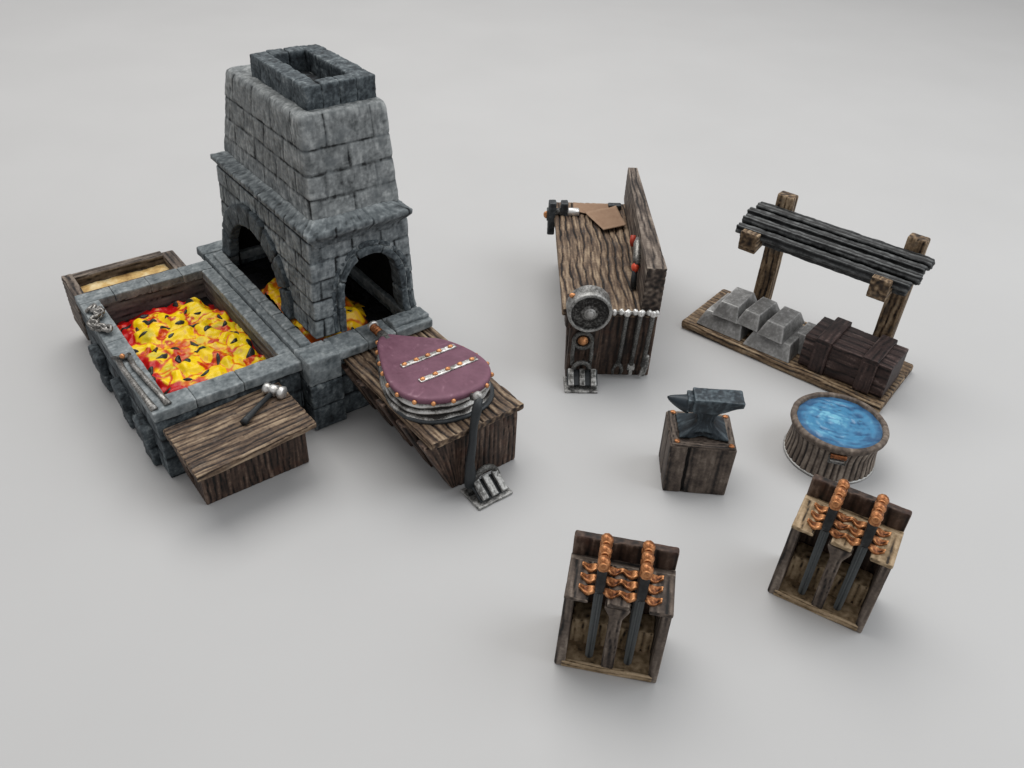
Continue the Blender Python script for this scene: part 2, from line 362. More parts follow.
arch_ring(g, AR2, .3, -.3, .05, P3R, 9, 95, .5); g.obj('arch', 'stone_dark', forge)
# cornice: a ring of profile swept round the rectangle
def cornice(g):
    X0, X1, Y0, Y1 = 8.95, 14.88, .54, 12.6; n_u = 70; prof = [(.5, 9.7), (.46, 9.85), (.4, 9.98), (.25, 10.15), (.1, 10.32), (.0, 10.42), (.0, 10.55), (.01, 10.66), (.06, 10.71), (.2, 10.76), (.4, 10.82), (.6, 10.9), (.8, 10.98), (1.1, 11.05)]
    path = []
    def side(a, b):
        L = math.dist(a, b); m = int(L/.09)
        for i in range(m): path.append((a[0]+(b[0]-a[0])*i/m, a[1]+(b[1]-a[1])*i/m))
    side((X0, Y0), (X1, Y0)); side((X1, Y0), (X1, Y1)); side((X1, Y1), (X0, Y1)); side((X0, Y1), (X0, Y0))
    vs = []; cs = []; fs = []; n = len(path); cx = (X0+X1)/2; cy = (Y0+Y1)/2; hx = (X1-X0)/2; hy = (Y1-Y0)/2
    for d, z in prof:
        for (x, y) in path:
            X = cx+(x-cx)*(hx-d)/hx; Y = cy+(y-cy)*(hy-d)/hy
            u = x if abs(abs(y-cy)-hy) < 1e-6 else y
            u2 = u/1.05+.1*N(floor(u/1.05)*3, 0, 0); fu = min(u2-floor(u2), 1-(u2-floor(u2)))*1.05; gj = math.exp(-(fu/.045)**2)*(.75 if 10.1 < z < 10.75 else .12)
            nn = N(X*3, Y*3, z*3, 5); n4 = N(X*8, Y*8, z*8, 6); chip = .05*nn+.03*n4
            dx = (-1 if x < X0+1e-6 else 1 if x > X1-1e-6 else 0); dy = (-1 if y < Y0+1e-6 else 1 if y > Y1-1e-6 else 0); q = chip-.06*gj
            vs.append((X+dx*q, Y+dy*q, z+.03*n4)); cs.append(.52+.2*nn+.22*n4-.5*gj+(.06 if z > 10.85 else -.12))
    for k in range(len(prof)-1):
        for i in range(n): j = (i+1) % n; fs.append((k*n+i, k*n+j, (k+1)*n+j, (k+1)*n+i))
    g.add(vs, fs, cs)
g = G(); cornice(g); g.obj('cornice', 'stone', forge)
def taper2(p):
    k = (p.z-10.9)/4.7; y = p.y; x = p.x
    y = 1.38+1.0*k+(p.y-1.38)*(1-(1.0+1.3)*k/(12.45-1.38)); x = 9.65+.36*k+(p.x-9.65)*(1-.36*k/(14.75-9.65))
    return (x, y, p.z)
g = G(); g.box(9.65, 14.75, 1.38, 12.45, 10.7, 15.78, .32, .08, brick(1.17, 2.7, .05, 11, 9.52, .04, .045, .57, False, 14.8), warp=taper2)
g.obj('chimney_stack', 'stone_light', forge)
g = G(); ysb = [2.95, 4.25, 5.55, 6.85, 8.0, 9.15]
for i in range(5):
    for s_, (a, b_) in enumerate(((10.7, 11.62), (13.45, 14.55))):
        g.box(a, b_, ysb[i]+.01, ysb[i+1]-.01, 15.55, 16.88+.05*N(i*3.1, s_*4, 0), .1, .08, stone(.05, 110+i*2+s_, .48), tone=.12*N(i*4, s_, 1))
for yy0, yy1 in ((2.95, 3.75), (8.3, 9.13)):
    for i in range(2): g.box(11.6+i*.94, 12.53+i*.94, yy0, yy1, 15.55, 16.9, .1, .08, stone(.05, 130+i+int(yy0), .48))
g.box(11.55, 13.45, 3.6, 8.4, 15.6, 15.86, .1, .1, stone(.05, 140, .2))
g.obj('chimney_crown', 'stone_dark', forge)

# fire painter
YEL = (.90, .62, .002); ORA = (.70, .12, .004); RED = (.50, .005, .005); BLK = (.009, .009, .010); PAL = (.95, .80, .25)
def mixc(a, b, t): t = clamp(t); return tuple(a[i]*(1-t)+b[i]*t for i in range(3))
def heap(g, x0, x1, y0, y1, step, hfun, cfun, z0):
    nx = int((x1-x0)/step); ny = int((y1-y0)/step); vs = []; cols = []; fs = []
    for j in range(ny+1):
        for i in range(nx+1):
            x = x0+(x1-x0)*i/nx; y = y0+(y1-y0)*j/ny; h, e = hfun(x, y); vs.append((x, y, z0+h)); cols.append(cfun(x, y, h, e))
    for j in range(ny):
        for i in range(nx): a = j*(nx+1)+i; fs.append((a, a+1, a+nx+2, a+nx+1))
    g.add(vs, fs, .5, 0., None, cols)
def lumps(x, y, s=1., seed=0):
    d, pts = noise.voronoi(V((x*s+.55*N(x*.9, y*.9, 1, seed), y*s*.8+.55*N(x*.9, y*.9, 7, seed), seed*1.7)), distance_metric='DISTANCE')
    return d[0], d[1]-d[0], pts[0]
def coal_bed(name, cx, cy, rx, ry, z0, zp, box, label, seed, nfleck, skew=0., step=.05, leaf=.3, pal=None):
    YEL, ORA, RED = pal or ((.90, .62, .002), (.70, .12, .004), (.50, .005, .005))
    def e_at(x, y):
        dx = (x-cx)/rx; dy = (y-cy)/ry; return (abs(dx)**2.6+abs(dy)**2.6)**(1/2.6)+.16*N(x*.8, y*.8, 3, seed)+.07*N(x*2.3, y*2.3, 5, seed)
    def hf(x, y):
        e = e_at(x, y); base = sstep(1.08, .75, e); d0, d10, pt = lumps(x, y, .85, seed)
        return zp*base*(.8+.2*sstep(1., .2, e))+base*.26*sstep(0, .5, d10)*(1-d0*.5)+(.16*N(x*1.3, y*1.3, 5, seed)+.05*N(x*3.2, y*3.2, 0, seed))*(.3+base), e
    def cf(x, y, h, e):
        d0, d10, pt = lumps(x, y, .85, seed); q = N(pt.x*3.1, pt.y*3.3, 2, seed); w = N(x*1.5, y*1.5, 9, seed); f = N(x*5, y*5, 4, seed)
        t = e+.2*q+.13*w
        c = mixc(BLK, RED, (1.08+.05*f-e)*9)
        yl = mixc(YEL, PAL, .12*sstep(.2, .6, f)); yl = mixc(yl, (.50, .42, .02), sstep(.05, .5, N(x*1.1, y*1.1, 12, seed))*.75)
        k = sstep(.75, .70, t-.13*sstep(cx-1, cx+1.5, x)-(.18 if pal else 0)); gap = sstep(.12, .02, d10)*sstep(.2, .5, N(x*.9, y*.9, 14, seed)+.45*e)
        c = mixc(c, mixc(ORA, yl, sstep(.0, .1, d10+.1*f)), k*(1-.8*gap))
        c = mixc(c, RED if f > -.1 else ORA, sstep(.30, .36, N(x*1.15, y*1.15, 20, seed)+.2*f)*.95*(e < 1))
        c = mixc(c, (.70, .36, .12), sstep(.36, .5, N(x*3.3, y*3.3, 30, seed))*k*.5)
        return c
    g = G(); heap(g, *box, step, hf, cf, z0)
    rnd = random.Random(seed); k = 0; placed = []
    while k < nfleck:
        x = rnd.uniform(cx-rx, cx+rx); y = rnd.uniform(cy-ry, cy+ry)
        if e_at(x, y) > .93 or any(math.dist((x, y), q) < .75 for q in placed): 
            if rnd.random() < .98: continue
        placed.append((x, y)); k += 1; h = hf(x, y)[0]; a = rnd.uniform(0, pi); L = leaf*rnd.uniform(.7, 1.35); w = L*rnd.uniform(.28, .55); bend = rnd.uniform(-.5, .5)
        vs = []; fs = []; K = 14; R = 5
        for r_ in range(R+1):
            for i in range(K):
                th = 2*pi*i/K; q = 1-r_/R; ex = L*cos(th)*q; ey = bend*ex*ex/L+ w*math.copysign(abs(sin(th))**1.5, sin(th))*q
                X = x+ex*cos(a)-ey*sin(a); Y = y+ex*sin(a)+ey*cos(a); vs.append((X, Y, z0+hf(X, Y)[0]+(.06*(1-q*q)+.02+.02*N(X*6, Y*6, 0, seed) if r_ else -.03)))
        for r_ in range(R):
            for i in range(K): j = (i+1) % K; fs.append((r_*K+i, r_*K+j, (r_+1)*K+j, (r_+1)*K+i))
        g.add(vs, fs, .5, 0., None, [mixc(BLK, (.06, .065, .05), rnd.random()*.6)]*len(vs))
    return solo(g, name, 'coals', 'F', (cx, cy, z0), label, 'coals', None, 'stuff')
coal_bed('embers', 10.5, 5.0, 2.3, 3.9, 3.62, .85, (8.8, 14.2, 1.15, 12.1), 'small patch of orange and yellow embers inside the arched forge tower', 5, 7, step=.06, leaf=.22, pal=((.80, .46, .004), (.62, .16, .006), (.50, .085, .006)))

# ================================================================== COAL PIT
pit = thing('coal_pit', 'F', (3.8, 6.4, 0), 'low rectangular stone pit holding the big bed of burning coals', 'coal pit')
g = G(); br = brick(1.2, 2.1, .06, 17, 0, .05, .03, .5)
g.box(.07, 1.0, .08, 12.7, 0, 3.72, .06, .12, br); g.box(6.98, 7.5, .08, 12.7, 0, 3.72, .06, .12, br)
g.box(.9, 7.1, .1, 1.15, 0, 3.71, .06, .12, br); g.box(.9, 7.1, 11.8, 12.68, 0, 3.71, .06, .12, br)
g.obj('wall', 'stone_dark', pit)
g = G(); w = wood(1, .45, .04, 4)
g.box(1.0, 1.07, 1.15, 11.8, 1.5, 3.8, .03, .12, wood(1, .5, .03, 5)); g.box(6.9, 6.99, 1.15, 11.8, 1.5, 3.8, .03, .12, wood(1, .5, .03, 6))
g.box(1.0, 6.98, 11.72, 11.82, 1.5, 3.8, .03, .1, wood(0, .5, .03, 7)); g.box(1.0, 6.98, 1.14, 1.22, 1.5, 3.8, .03, .12, wood(0, .5, .03, 8))
g.box(1.0, 7.0, 1.1, 11.9, 1.3, 2.0, .03, .3); g.obj('inner_lining', 'pit_wall', pit)
g = G()
def run(g, axis, a, b, cuts, lo, hi, z0, z1, seed, base=.6):
    e = [a]+cuts+[b]
    for i in range(len(e)-1):
        zz = z1+.02*N(seed+i*2.7, 0, 0)
        if axis == 0: g.box(e[i]+.005, e[i+1]-.005, lo, hi, z0, zz, .07, .09, stone(.022, seed+i, base), tone=.07*N(i*4.4, seed, 0))
        else: g.box(lo, hi, e[i]+.005, e[i+1]-.005, z0, zz, .07, .09, stone(.022, seed+i, base), tone=.07*N(i*4.4, seed, 0))
run(g, 0, 0, 7.62, [2.1, 4.5], 0, 1.24, 3.66, 4.22, 200); run(g, 0, 0, 7.62, [1.9, 3.9, 5.8], 11.72, 12.8, 3.66, 4.22, 210)
run(g, 1, 1.24, 11.72, [3.9, 7.2], 0, 1.03, 3.66, 4.2, 220); run(g, 1, 1.24, 11.72, [3.6, 5.9, 8.6], 6.93, 7.64, 3.66, 4.2, 230)
g.obj('rim', 'stone_pit', pit)
for cy_ in (1.3, 4.9, 8.7):
    g = G(); g.box(-.3, .12, cy_+.0, cy_+1.45, 0, 1.15, .14, .09, stone(.05, int(cy_*10), .42)); g.box(-.42, .12, cy_+.1, cy_+1.8, 1.1, 2.35, .16, .09, stone(.05, int(cy_*10)+5, .45))
    g.obj('buttress', 'stone_dark', pit)
g = G(); wd = wood(0, .3, .05, 21)
g.box(0, .62, 12.82, 15.6, 1.1, 4.16, .09, .09, wood(1, .3, .05, 22)); g.box(5.72, 6.5, 12.82, 15.4, 1.1, 4.1, .12, .09, wood(1, .3, .05, 23))
g.box(.55, 5.8, 14.98, 15.58, 1.1, 4.14, .09, .09, wd); g.box(.55, 5.8, 12.82, 13.2, 1.1, 4.05, .05, .09, wd); g.box(.5, 5.8, 13.1, 15.1, 1.1, 2.6, .05, .3)
g.obj('trough', 'wood_grey', pit)
g = G(); g.box(.6, 5.75, 13.15, 15.02, 2.4, 3.52, .1, .1, lambda p, n: (.09*N(p.x*1.1, p.y*1.1, 0, 3)+.03*N(p.x*4, p.y*4, 0, 3), .5+.4*N(p.x*1.6, p.y*1.6, 0, 8)))
g.obj('sand', 'sand', pit)
coal_bed('burning_coals', 4.0, 6.25, 3.45, 5.5, 2.4, .75, (1.05, 6.95, 1.2, 11.75), 'big mound of red and yellow burning coals with black flecks in the open stone pit', 3, 46, step=.05, leaf=.34)

# tongs on the pit rim
tg = thing('tongs', 'F', (.3, 3, 4.22), 'long silver tongs lying on the left rim of the coal pit', 'tongs')
for x0, x1, y1 in ((-.02, .2, .25), (.5, .86, .3)):
    g = G(); g.tube([(x0+.1, 5.15, 4.31), (x0+.04, 4.2, 4.33), ((x0+x1)/2, 2.5, 4.34), (x1-.05, 1.2, 4.33), (x1, y1, 4.3)], [.15, .15, .145, .15, .19], 8, amp=.12, sq=.6); g.obj('arm', 'silver', tg)
g = G(); g.tube([(-.1, 5.5, 4.3), (.15, 5.15, 4.38), (.45, 5.1, 4.38), (.7, 5.35, 4.32)], [.1, .16, .15, .1], 8, amp=.2); g.obj('jaw', 'pewter', tg)
g = G(); g.ball((.3, 5.1, 4.48), .14, 12); g.obj('rivet', 'copper', tg)
# chain heap
ch = thing('chain', 'F', (.3, 9.5, 4.22), 'heaped silver chain lying on the back left rim of the coal pit', 'chain')
rnd = random.Random(4)
for i in range(15):
    t = i/14; x = .3+.32*sin(t*7); y = 10.75-2.75*t; z = 4.36+.12*abs(sin(i*1.9)); a = rnd.uniform(0, pi); tl = rnd.uniform(-.9, .9)
    Mx = Matrix.Translation((x, y, z)) @ Matrix.Rotation(a, 4, 'Z') @ Matrix.Rotation(tl, 4, 'X')
    g = G(); g.tube([(.24*cos(q*pi/6), .15*sin(q*pi/6), 0) for q in range(12)], .1, 8, Mx, True); g.obj('link', 'silver', ch)

# ================================================================== HAMMER BENCH
hb = thing('side_table', 'F', (3.4, -2, 0), 'brown plank side table against the coal pit with a hammer on top', 'table')
hw = lambda p: (p.x-.02*(p.y+4), p.y+.07*(p.x-3), p.z)
g = G(); g.box(.3, 6.4, -4.12, -.02, 3.0, 3.4, .09, .055, wood(0, .36, .1, 31, 1.2), warp=hw); g.obj('tabletop', 'wood', hb)
g = G(); g.box(.8, 6.25, -2.72, -.05, 0, 3.02, .08, .06, wood(2, .3, .07, 33)); g.obj('body', 'wood_dark', hb)
g = G(); g.box(.35, .83, -1.3, -.08, .1, 3.0, .08, .07, wood(2, .25, .07, 35), warp=lambda p: (p.x+.45*(1-p.z/3), p.y, p.z)); g.obj('bracket', 'wood_dark', hb)
hm = thing('hammer', 'F', (4.6, -1.4, 3.4), 'small hammer with silver head and dark handle lying on the side table', 'hammer')
g = G(); g.tube([(3.46, -2.12, 3.56), (3.7, -1.96, 3.57), (4.5, -1.42, 3.58), (5.5, -.82, 3.62)], [.19, .17, .13, .12], 12, amp=.1); g.obj('handle', 'iron', hm)
Mx = Matrix.Translation((5.7, -.75, 3.66)) @ Matrix.Rotation(math.radians(-58), 4, 'Z') @ Matrix.Rotation(pi/2, 4, 'Y') @ Matrix.Diagonal((.85, .85, .85, 1))
g = G(); g.lathe([(0, -.72), (.24, -.7), (.34, -.62), (.35, -.38), (.27, -.28), (.33, -.18), (.35, .15), (.28, .24), (.33, .34), (.39, .42), (.38, .6), (.3, .68), (0, .7)], 18, Mx, lambda r_, z, a: (r_*(1+.22*N(cos(a)*1.6, sin(a)*1.6, z*3)), .55+.4*N(cos(a)*2, sin(a)*2, z*4)))
g.obj('head', 'silver', hm)

# ================================================================== BELLOWS STAND
bb = thing('bellows_stand', 'F', (12.9, -4.5, 0), 'long brown plank stand in front of the small arch carrying the purple bellows', 'stand')
g = G(); g.box(9.78, 15.3, -8.86, -.2, 3.45, 3.84, .09, .055, wood(1, .42, .11, 41, 1.2)); g.obj('tabletop', 'wood', bb)
g = G(); g.box(11.55, 15.12, -8.62, -.5, 0, 3.46, .08, .07, wood(2, .3, .08, 43)); g.obj('body', 'wood_dark', bb)
for i, y in enumerate((-.95, -2.75, -4.75, -6.7, -8.58)):
    g = G(); wth = .8
    def brk(p): k = clamp(p.z/3.46); return (11.6+(p.x-11.6)*(.28+.98*k), p.y, p.z)
    g.box(9.95, 11.7, y, y+wth, .02, 3.45, .1, .08, wood(2, .28, .08, 46+i), warp=brk); g.obj('bracket', 'wood_dark', bb)
# bellows
bl = thing('bellows', 'F', (12.3, -4.8, 3.84), 'purple topped pear shaped bellows with copper studs and two silver straps', 'bellows')
OUT = [(11.55, -1.3), (11.1, -1.75), (10.62, -2.75), (10.15, -3.9), (9.8, -5.05), (9.78, -6.1), (10.1, -6.95), (10.65, -7.5), (11.5, -7.9), (12.5, -8.05), (13.5, -7.9), (14.28, -7.35), (14.7, -6.5), (14.72, -5.4), (14.42, -4.15), (13.95, -3.25), (13.2, -2.5), (12.5, -1.8), (12.0, -1.3)]
def cr(pts, n):      # closed Catmull-Rom
    o = []; m = len(pts)
    for i in range(m):
        p0, p1, p2, p3 = (V((*pts[(i+k) % m], 0)) for k in (-1, 0, 1, 2))
        for j in range(n):
            t = j/n; q = .5*((2*p1)+(p2-p0)*t+(2*p0-5*p1+4*p2-p3)*t*t+(3*p1-p0-3*p2+p3)*t**3); o.append((q.x, q.y))
    return o
O1 = cr(OUT, 7)
def scl(o, s, dx=0, dy=0): return [(12.3+(x-12.3)*s+dx, -4.9+(y+4.9)*s+dy) for x, y in o]
tilt = lambda x, y: -.10*(y+8)*.35
g = G(); g.slab(O1, 4.98, 5.3, .12, tilt, Mx=None, rings=16, capfn=lambda x, y: (.02*N(x*2, y*2, 0, 2), .58+.18*N(x*1.1, y*1.1, 0, 3)+.3*sstep(.03, .0, abs(N(x*.8, y*.8, 5, 9)))+.12*N(x*5, y*5, 0, 3)))
g.obj('top_board', 'purple', bl)
g = G(); prof = [(1.0, 3.86), (1.03, 3.95), (1.0, 4.05), (.93, 4.12), (.93, 4.2), (.99, 4.3), (1.0, 4.4), (.93, 4.48), (.92, 4.55), (.97, 4.65), (.98, 4.76), (.92, 4.85), (.93, 4.95), (.9, 5.05)]
vs = []; cs = []; fs = []; n = len(O1)
for q, z in prof:
    for i, (x, y) in enumerate(O1):
        wv = .025*N(i*.22, z*4, 0, 6); vs.append((12.3+(x-12.3)*(q+wv)*1.01, -4.85+(y+4.9)*(q+wv)*1.0, z+.05*N(i*.15, z, 0, 4)+(z-3.9)*.0+tilt(x, y)*(z-3.86)/1.2)); cs.append(.08+.75*clamp((q-.9)/.12)*clamp((z-3.9)*1.2+.15)+.35*N(i*.25, z*3, 0, 2))
for k in range(len(prof)-1):
    for i in range(n): j = (i+1) % n; fs.append((k*n+i, k*n+j, (k+1)*n+j, (k+1)*n+i))
fs.append(tuple(reversed(range(n)))); g.add(vs, fs, cs); g.obj('leather_folds', 'silver', bl)
g = G(); g.slab(scl(O1, 1.05, .05, -.02), 3.84, 4.02, .08, None, .35); g.obj('bottom_board', 'iron', bl)
L_ = [0]
for i in range(n): L_.append(L_[-1]+math.dist(O1[i], O1[(i+1) % n]))
for k in range(19):
    s_ = L_[-1]*(k+.35)/19; i = max(q for q in range(n) if L_[q] <= s_); x, y = O1[i]; d = V((x-12.3, y+4.9, 0)).normalized()
    g = G(); g.ball((x+d.x*.04, y+d.y*.04, 5.06+tilt(x, y)), .125, 10); g.obj('stud', 'copper', bl)
for (a, b_) in (((10.93, -4.39), (14.17, -4.38)), ((10.98, -5.98), (14.4, -5.85))):
    z = 5.31+tilt(a[0], a[1]); g = G(); g.box(a[0], b_[0], a[1]-.16, a[1]+.14, z-.05, z+.08, .04, .07, stone(.02, 77, .5)); sp = g.obj('strap', 'silver', bl)
    for k in range(5):
        g = G(); g.ball((a[0]+.2+(b_[0]-a[0]-.5)*k/4, a[1], z+.08), (.16, .13, .1), 10, .2, k); g.obj('rivet', 'copper', sp)
g = G(); g.tube([(11.78, -1.7, 4.75), (11.82, -1.1, 4.8), (11.84, -.85, 4.82)], [.34, .3, .25], 14, amp=.1); g.obj('neck', 'pewter', bl)
g = G(); g.tube([(11.83, -1.0+i*.035, 4.82) for i in range(28)], [.2+.05*(sin(i*1.3)) for i in range(28)], 14); nz = g.obj('nozzle', 'copper', bl)
g = G(); g.lathe([(.2, -.1), (.28, -.1), (.3, 0), (.28, .1), (.2, .1)], 16, Matrix.Translation((11.9, .05, 4.82)) @ Matrix.Rotation(pi/2, 4, 'X')); g.obj('collar', 'silver', nz)
# pump lever and pedal
pl = thing('foot_pump', 'F', (12, -9.4, 0), 'iron foot pedal with ribbed treads and a tall lever beside the purple bellows', 'foot pump')
g = G(); g.tube([(12.58, -8.2, 5.05), (12.6, -8.55, 5.25)], [.2, .17], 12); g.ball((12.6, -8.6, 5.3), .26, 14, .1, 1); g.obj('pivot', 'pewter', pl)
g = G(); g.tube([(12.6, -8.7, 5.3), (12.35, -8.85, 4.75), (12.1, -8.98, 4.0), (11.95, -9.1, 3.0), (11.75, -9.2, 2.0), (11.7, -9.3, 1.2), (11.75, -9.35, .6)], [.2, .25, .2, .21, .24, .3, .34], 12, amp=.12); g.obj('lever', 'iron', pl)
ped = lambda g, x0, x1, y0, y1, z0, z1, **k: g.box(x0, x1, y0, y1, z0, z1, **k)
g = G(); g.box(11.35, 13.45, -10.6, -8.95, 0, .16, .05, .09, stone(.02, 3, .55)); g.obj('base_plate', 'pewter', pl)
g = G()
arc = [(11.65+.85*(1-cos(i*pi/10))*.98, -9.45-.0*i, .25+1.15*sin(i*pi/10)) for i in range(11)]; g.tube(arc, .17, 10, amp=.1); g.obj('arch', 'pewter', pl)
for k, x in enumerate((11.7, 12.28, 12.86)):
    g = G(); Mx = Matrix.Translation((x, -9.45, .95)) @ Matrix.Rotation(math.radians(30), 4, 'X')
    g.box(0, .34, -1.15, 0, -.1, .12, .04, .08, stone(.02, k, .6), Mx=Mx); g.obj('tread', 'pewter', pl)
g = G(); Mx = Matrix.Translation((11.6, -9.45, .82)) @ Matrix.Rotation(math.radians(30), 4, 'X'); g.box(0, 1.7, -1.1, 0, -.12, 0, .04, .1, stone(.02, 9, .3), Mx=Mx); g.obj('footboard', 'iron', pl)

# ================================================================== WORKBENCH
wb = thing('workbench', 'W', (2.6, 7, 0), 'long narrow plank workbench with a tall wooden backboard along its right side', 'workbench')
g = G(); g.box(-.02, 5.1, -.12, 13.9, 4.2, 4.68, .1, .05, wood(1, .46, .15, 51, 1.2), warp=lambda p: (p.x-.32*(1-p.x/5.1)*(1-p.y/13.9), p.y, p.z)); g.obj('tabletop', 'wood', wb)
g = G(); g.box(.62, 5.2, .05, 13.5, 0, 4.22, .08, .09, wood(2, .45, .07, 53)); g.box(-.02, .7, .0, .6, 0, 4.2, .08, .08, wood(2, .3, .06, 54), warp=lambda p: (p.x+.2*(1-p.z/4.2), p.y, p.z)); g.obj('body', 'wood_dark', wb)
def bw(p):
    t = clamp(p.y/14.7); th0 = 1.15*(1-t)+.66*t; x1 = 5.24+.42*t; return (x1-(5.24-p.x)*th0, p.y, 4.6+(p.z-4.6)*(1-.13*t))
g = G(); g.box(4.24, 5.24, -.06, 14.7, 4.55, 7.4, .08, .07, wood(1, .42, .06, 55), warp=bw); g.obj('backboard', 'wood_grey', wb)
g = G(); g.tube([(2.4, -.2, 4.6), (5.15, -.2, 4.6)], .1, 10)
for i in range(7): g.ball((2.6+i*.4, -.24, 4.62+.03*(i % 2)), (.17, .17, .2), 10, .2, i)
g.obj('tool_rail', 'silver', wb)
# wrenches
def wrench(x, top, bot, kind, label):
    o = thing('spanner', 'W', (x, -.3, bot), label, 'spanner', 'tools hanging from the rail on the workbench end')
    g = G(); g.tube([(x, -.3, top), (x-.05, -.26, (top+bot)/2), (x-.1, -.24, bot+.7)], [.15, .14, .14], 8, amp=.2); g.obj('shaft', 'pewter', o)
    g = G()
    if kind == 0:
        g.tube([(x-.33, -.26, bot), (x-.38, -.26, bot+.3), (x-.27, -.26, bot+.62), (x-.1, -.26, bot+.75), (x+.07, -.26, bot+.62), (x+.18, -.26, bot+.3), (x+.13, -.26, bot)], [.07, .1, .12, .14, .12, .1, .07], 8)
    elif kind == 1:
        g.box(x-.32, x+.12, -.36, -.14, bot+.35, bot+.75, .05, .08, stone(.02, 1)); g.box(x-.18, x+.02, -.36, -.14, bot, bot+.4, .05, .08, stone(.02, 2))
    else:
        g.box(x-.3, x+.08, -.34, -.15, bot, bot+1.5, .06, .08, stone(.04, 3), warp=lambda p: (p.x+.18*sin((p.z-bot)*1.6), p.y, p.z))
    g.obj('jaw', 'pewter', o)
    g = G(); g.ball((x, -.32, top), (.2, .17, .22), 12, .1); g.obj('knob', 'silver', o)
wrench(3.32, 4.6, .3, 0, 'silver open ended spanner hanging leftmost on the workbench end rail')
wrench(4.1, 4.62, .3, 1, 'silver hammer headed tool hanging in the middle of the workbench end rail')
wrench(4.8, 4.6, .2, 2, 'silver flat bladed tool hanging rightmost on the workbench end rail')
# grindstone
gs = thing('grindstone', 'W', (1.1, -.6, 0), 'round grey grindstone with pedal fixed to the near end of the workbench', 'grindstone')
Rx = Matrix.Rotation(pi/2, 4, 'X')
def gf(r_, z, a): return (r_+(.03*N(cos(a)*5, sin(a)*5, z*6) if r_ > .5 else 0), (.24 if r_ < 1.03 else .44)+.28*N(r_*cos(a)*9, r_*sin(a)*9, z*4))
g = G(); g.lathe([(0, -.55), (1.1, -.55), (1.22, -.5), (1.27, -.4), (1.27, -.1), (1.27, .25), (1.25, .5), (1.2, .6), (1.08, .62), (1.06, .5), (.98, .48), (.9, .48), (.8, .48), (.7, .48), (.6, .48), (.5, .48), (.4, .55), (0, .55)], 56, Matrix.Translation((1.12, -.35, 4.9)) @ Rx, gf); wh = g.obj('wheel', 'pewter', gs)
g = G(); g.lathe([(0, .5), (.33, .48), (.33, .6), (.2, .62), (.2, .68), (0, .68)], 20, Matrix.Translation((1.12, -.35, 4.9)) @ Rx); g.obj('hub', 'pewter', wh)
g = G(); g.box(.15, 1.95, -.45, .02, .1, 3.7, .08, .1, wood(2, .3, .05, 61)); g.box(-.12, .3, -.3, .6, 3.5, 5.3, .1, .1, wood(2, .3, .05, 62)); g.obj('bracket', 'wood_dark', gs)
g = G(); g.tube([(.95+.52*cos(i*pi/12), -.55, 2.85+.52*sin(i*pi/12)) for i in range(24)], .13, 8, closed=True, amp=.15)
g.tube([(.43, -.56, 2.8), (.4, -.65, 2.0), (.45, -.8, 1.3)], .12, 8, amp=.15); g.tube([(1.47, -.56, 2.8), (1.5, -.65, 2.0), (1.45, -.8, 1.3)], .12, 8, amp=.15); g.obj('drive_belt', 'pewter', gs)
g = G(); g.lathe([(0, 0), (.3, 0), (.3, .12), (.16, .18), (.14, .3), (0, .3)], 14, Matrix.Translation((.95, -.5, 2.85)) @ Rx); g.obj('axle_nut', 'copper', gs)
g = G(); g.tube([(.98+.46*cos(i*pi/10), -.95, 1.15+.42*sin(i*pi/10)) for i in range(11)], .14, 8, amp=.1); g.obj('arch', 'pewter', gs)
g = G(); g.ball((.1, -.4, 5.75), (.2, .15, .15), 10); g.obj('bolt', 'copper', gs)
g = G(); g.box(.02, 1.95, -1.85, -.35, 0, .15, .04, .1, stone(.02, 5, .55)); g.obj('base_plate', 'pewter', gs)
Mx = Matrix.Translation((0, -.75, .95)) @ Matrix.Rotation(math.radians(32), 4, 'X')
g = G(); g.box(.15, 1.95, -1.0, 0, -.12, 0, .04, .1, stone(.02, 6, .25), Mx=Mx); g.obj('footboard', 'iron', gs)
for x in (.22, .88, 1.54):
    g = G(); g.box(x, x+.32, -1.05, .0, -.05, .13, .04, .08, stone(.02, 7, .55), Mx=Mx); g.obj('tread', 'pewter', gs)
# vise
vs_ = thing('vise', 'W', (.4, 12.4, 4.68), 'dark iron vise clamped to the far left corner of the workbench', 'vise')
g = G(); g.box(-.5, .0, 11.7, 12.4, 3.2, 5.55, .09, .08, stone(.03, 8, .45)); g.box(-.6, -.45, 11.8, 12.3, 4.2, 5.0, .05, .08); g.obj('jaw', 'iron', vs_)
g = G(); g.box(.3, .8, 11.7, 12.4, 4.5, 5.55, .09, .08, stone(.03, 9, .45)); g.obj('jaw', 'iron', vs_)
g = G(); g.tube([(-.1, 11.95, 4.85), (.4, 11.95, 4.85)], .25, 12); g.tube([(-.1, 11.9, 4.3), (.4, 11.9, 4.3)], .18, 12); g.obj('screw', 'pewter', vs_)
g = G(); g.lathe([(0, 0), (.26, 0), (.28, .1), (.28, .72), (.22, .8), (0, .8)], 18, Matrix.Translation((.78, 11.95, 4.86)) @ Matrix.Rotation(pi/2, 4, 'Y'), cav=.9); g.obj('spindle', 'silver', vs_)
g = G(); g.ball((-.66, 12.0, 4.6), (.16, .2, .24), 12, .25); g.obj('knob', 'copper', vs_)
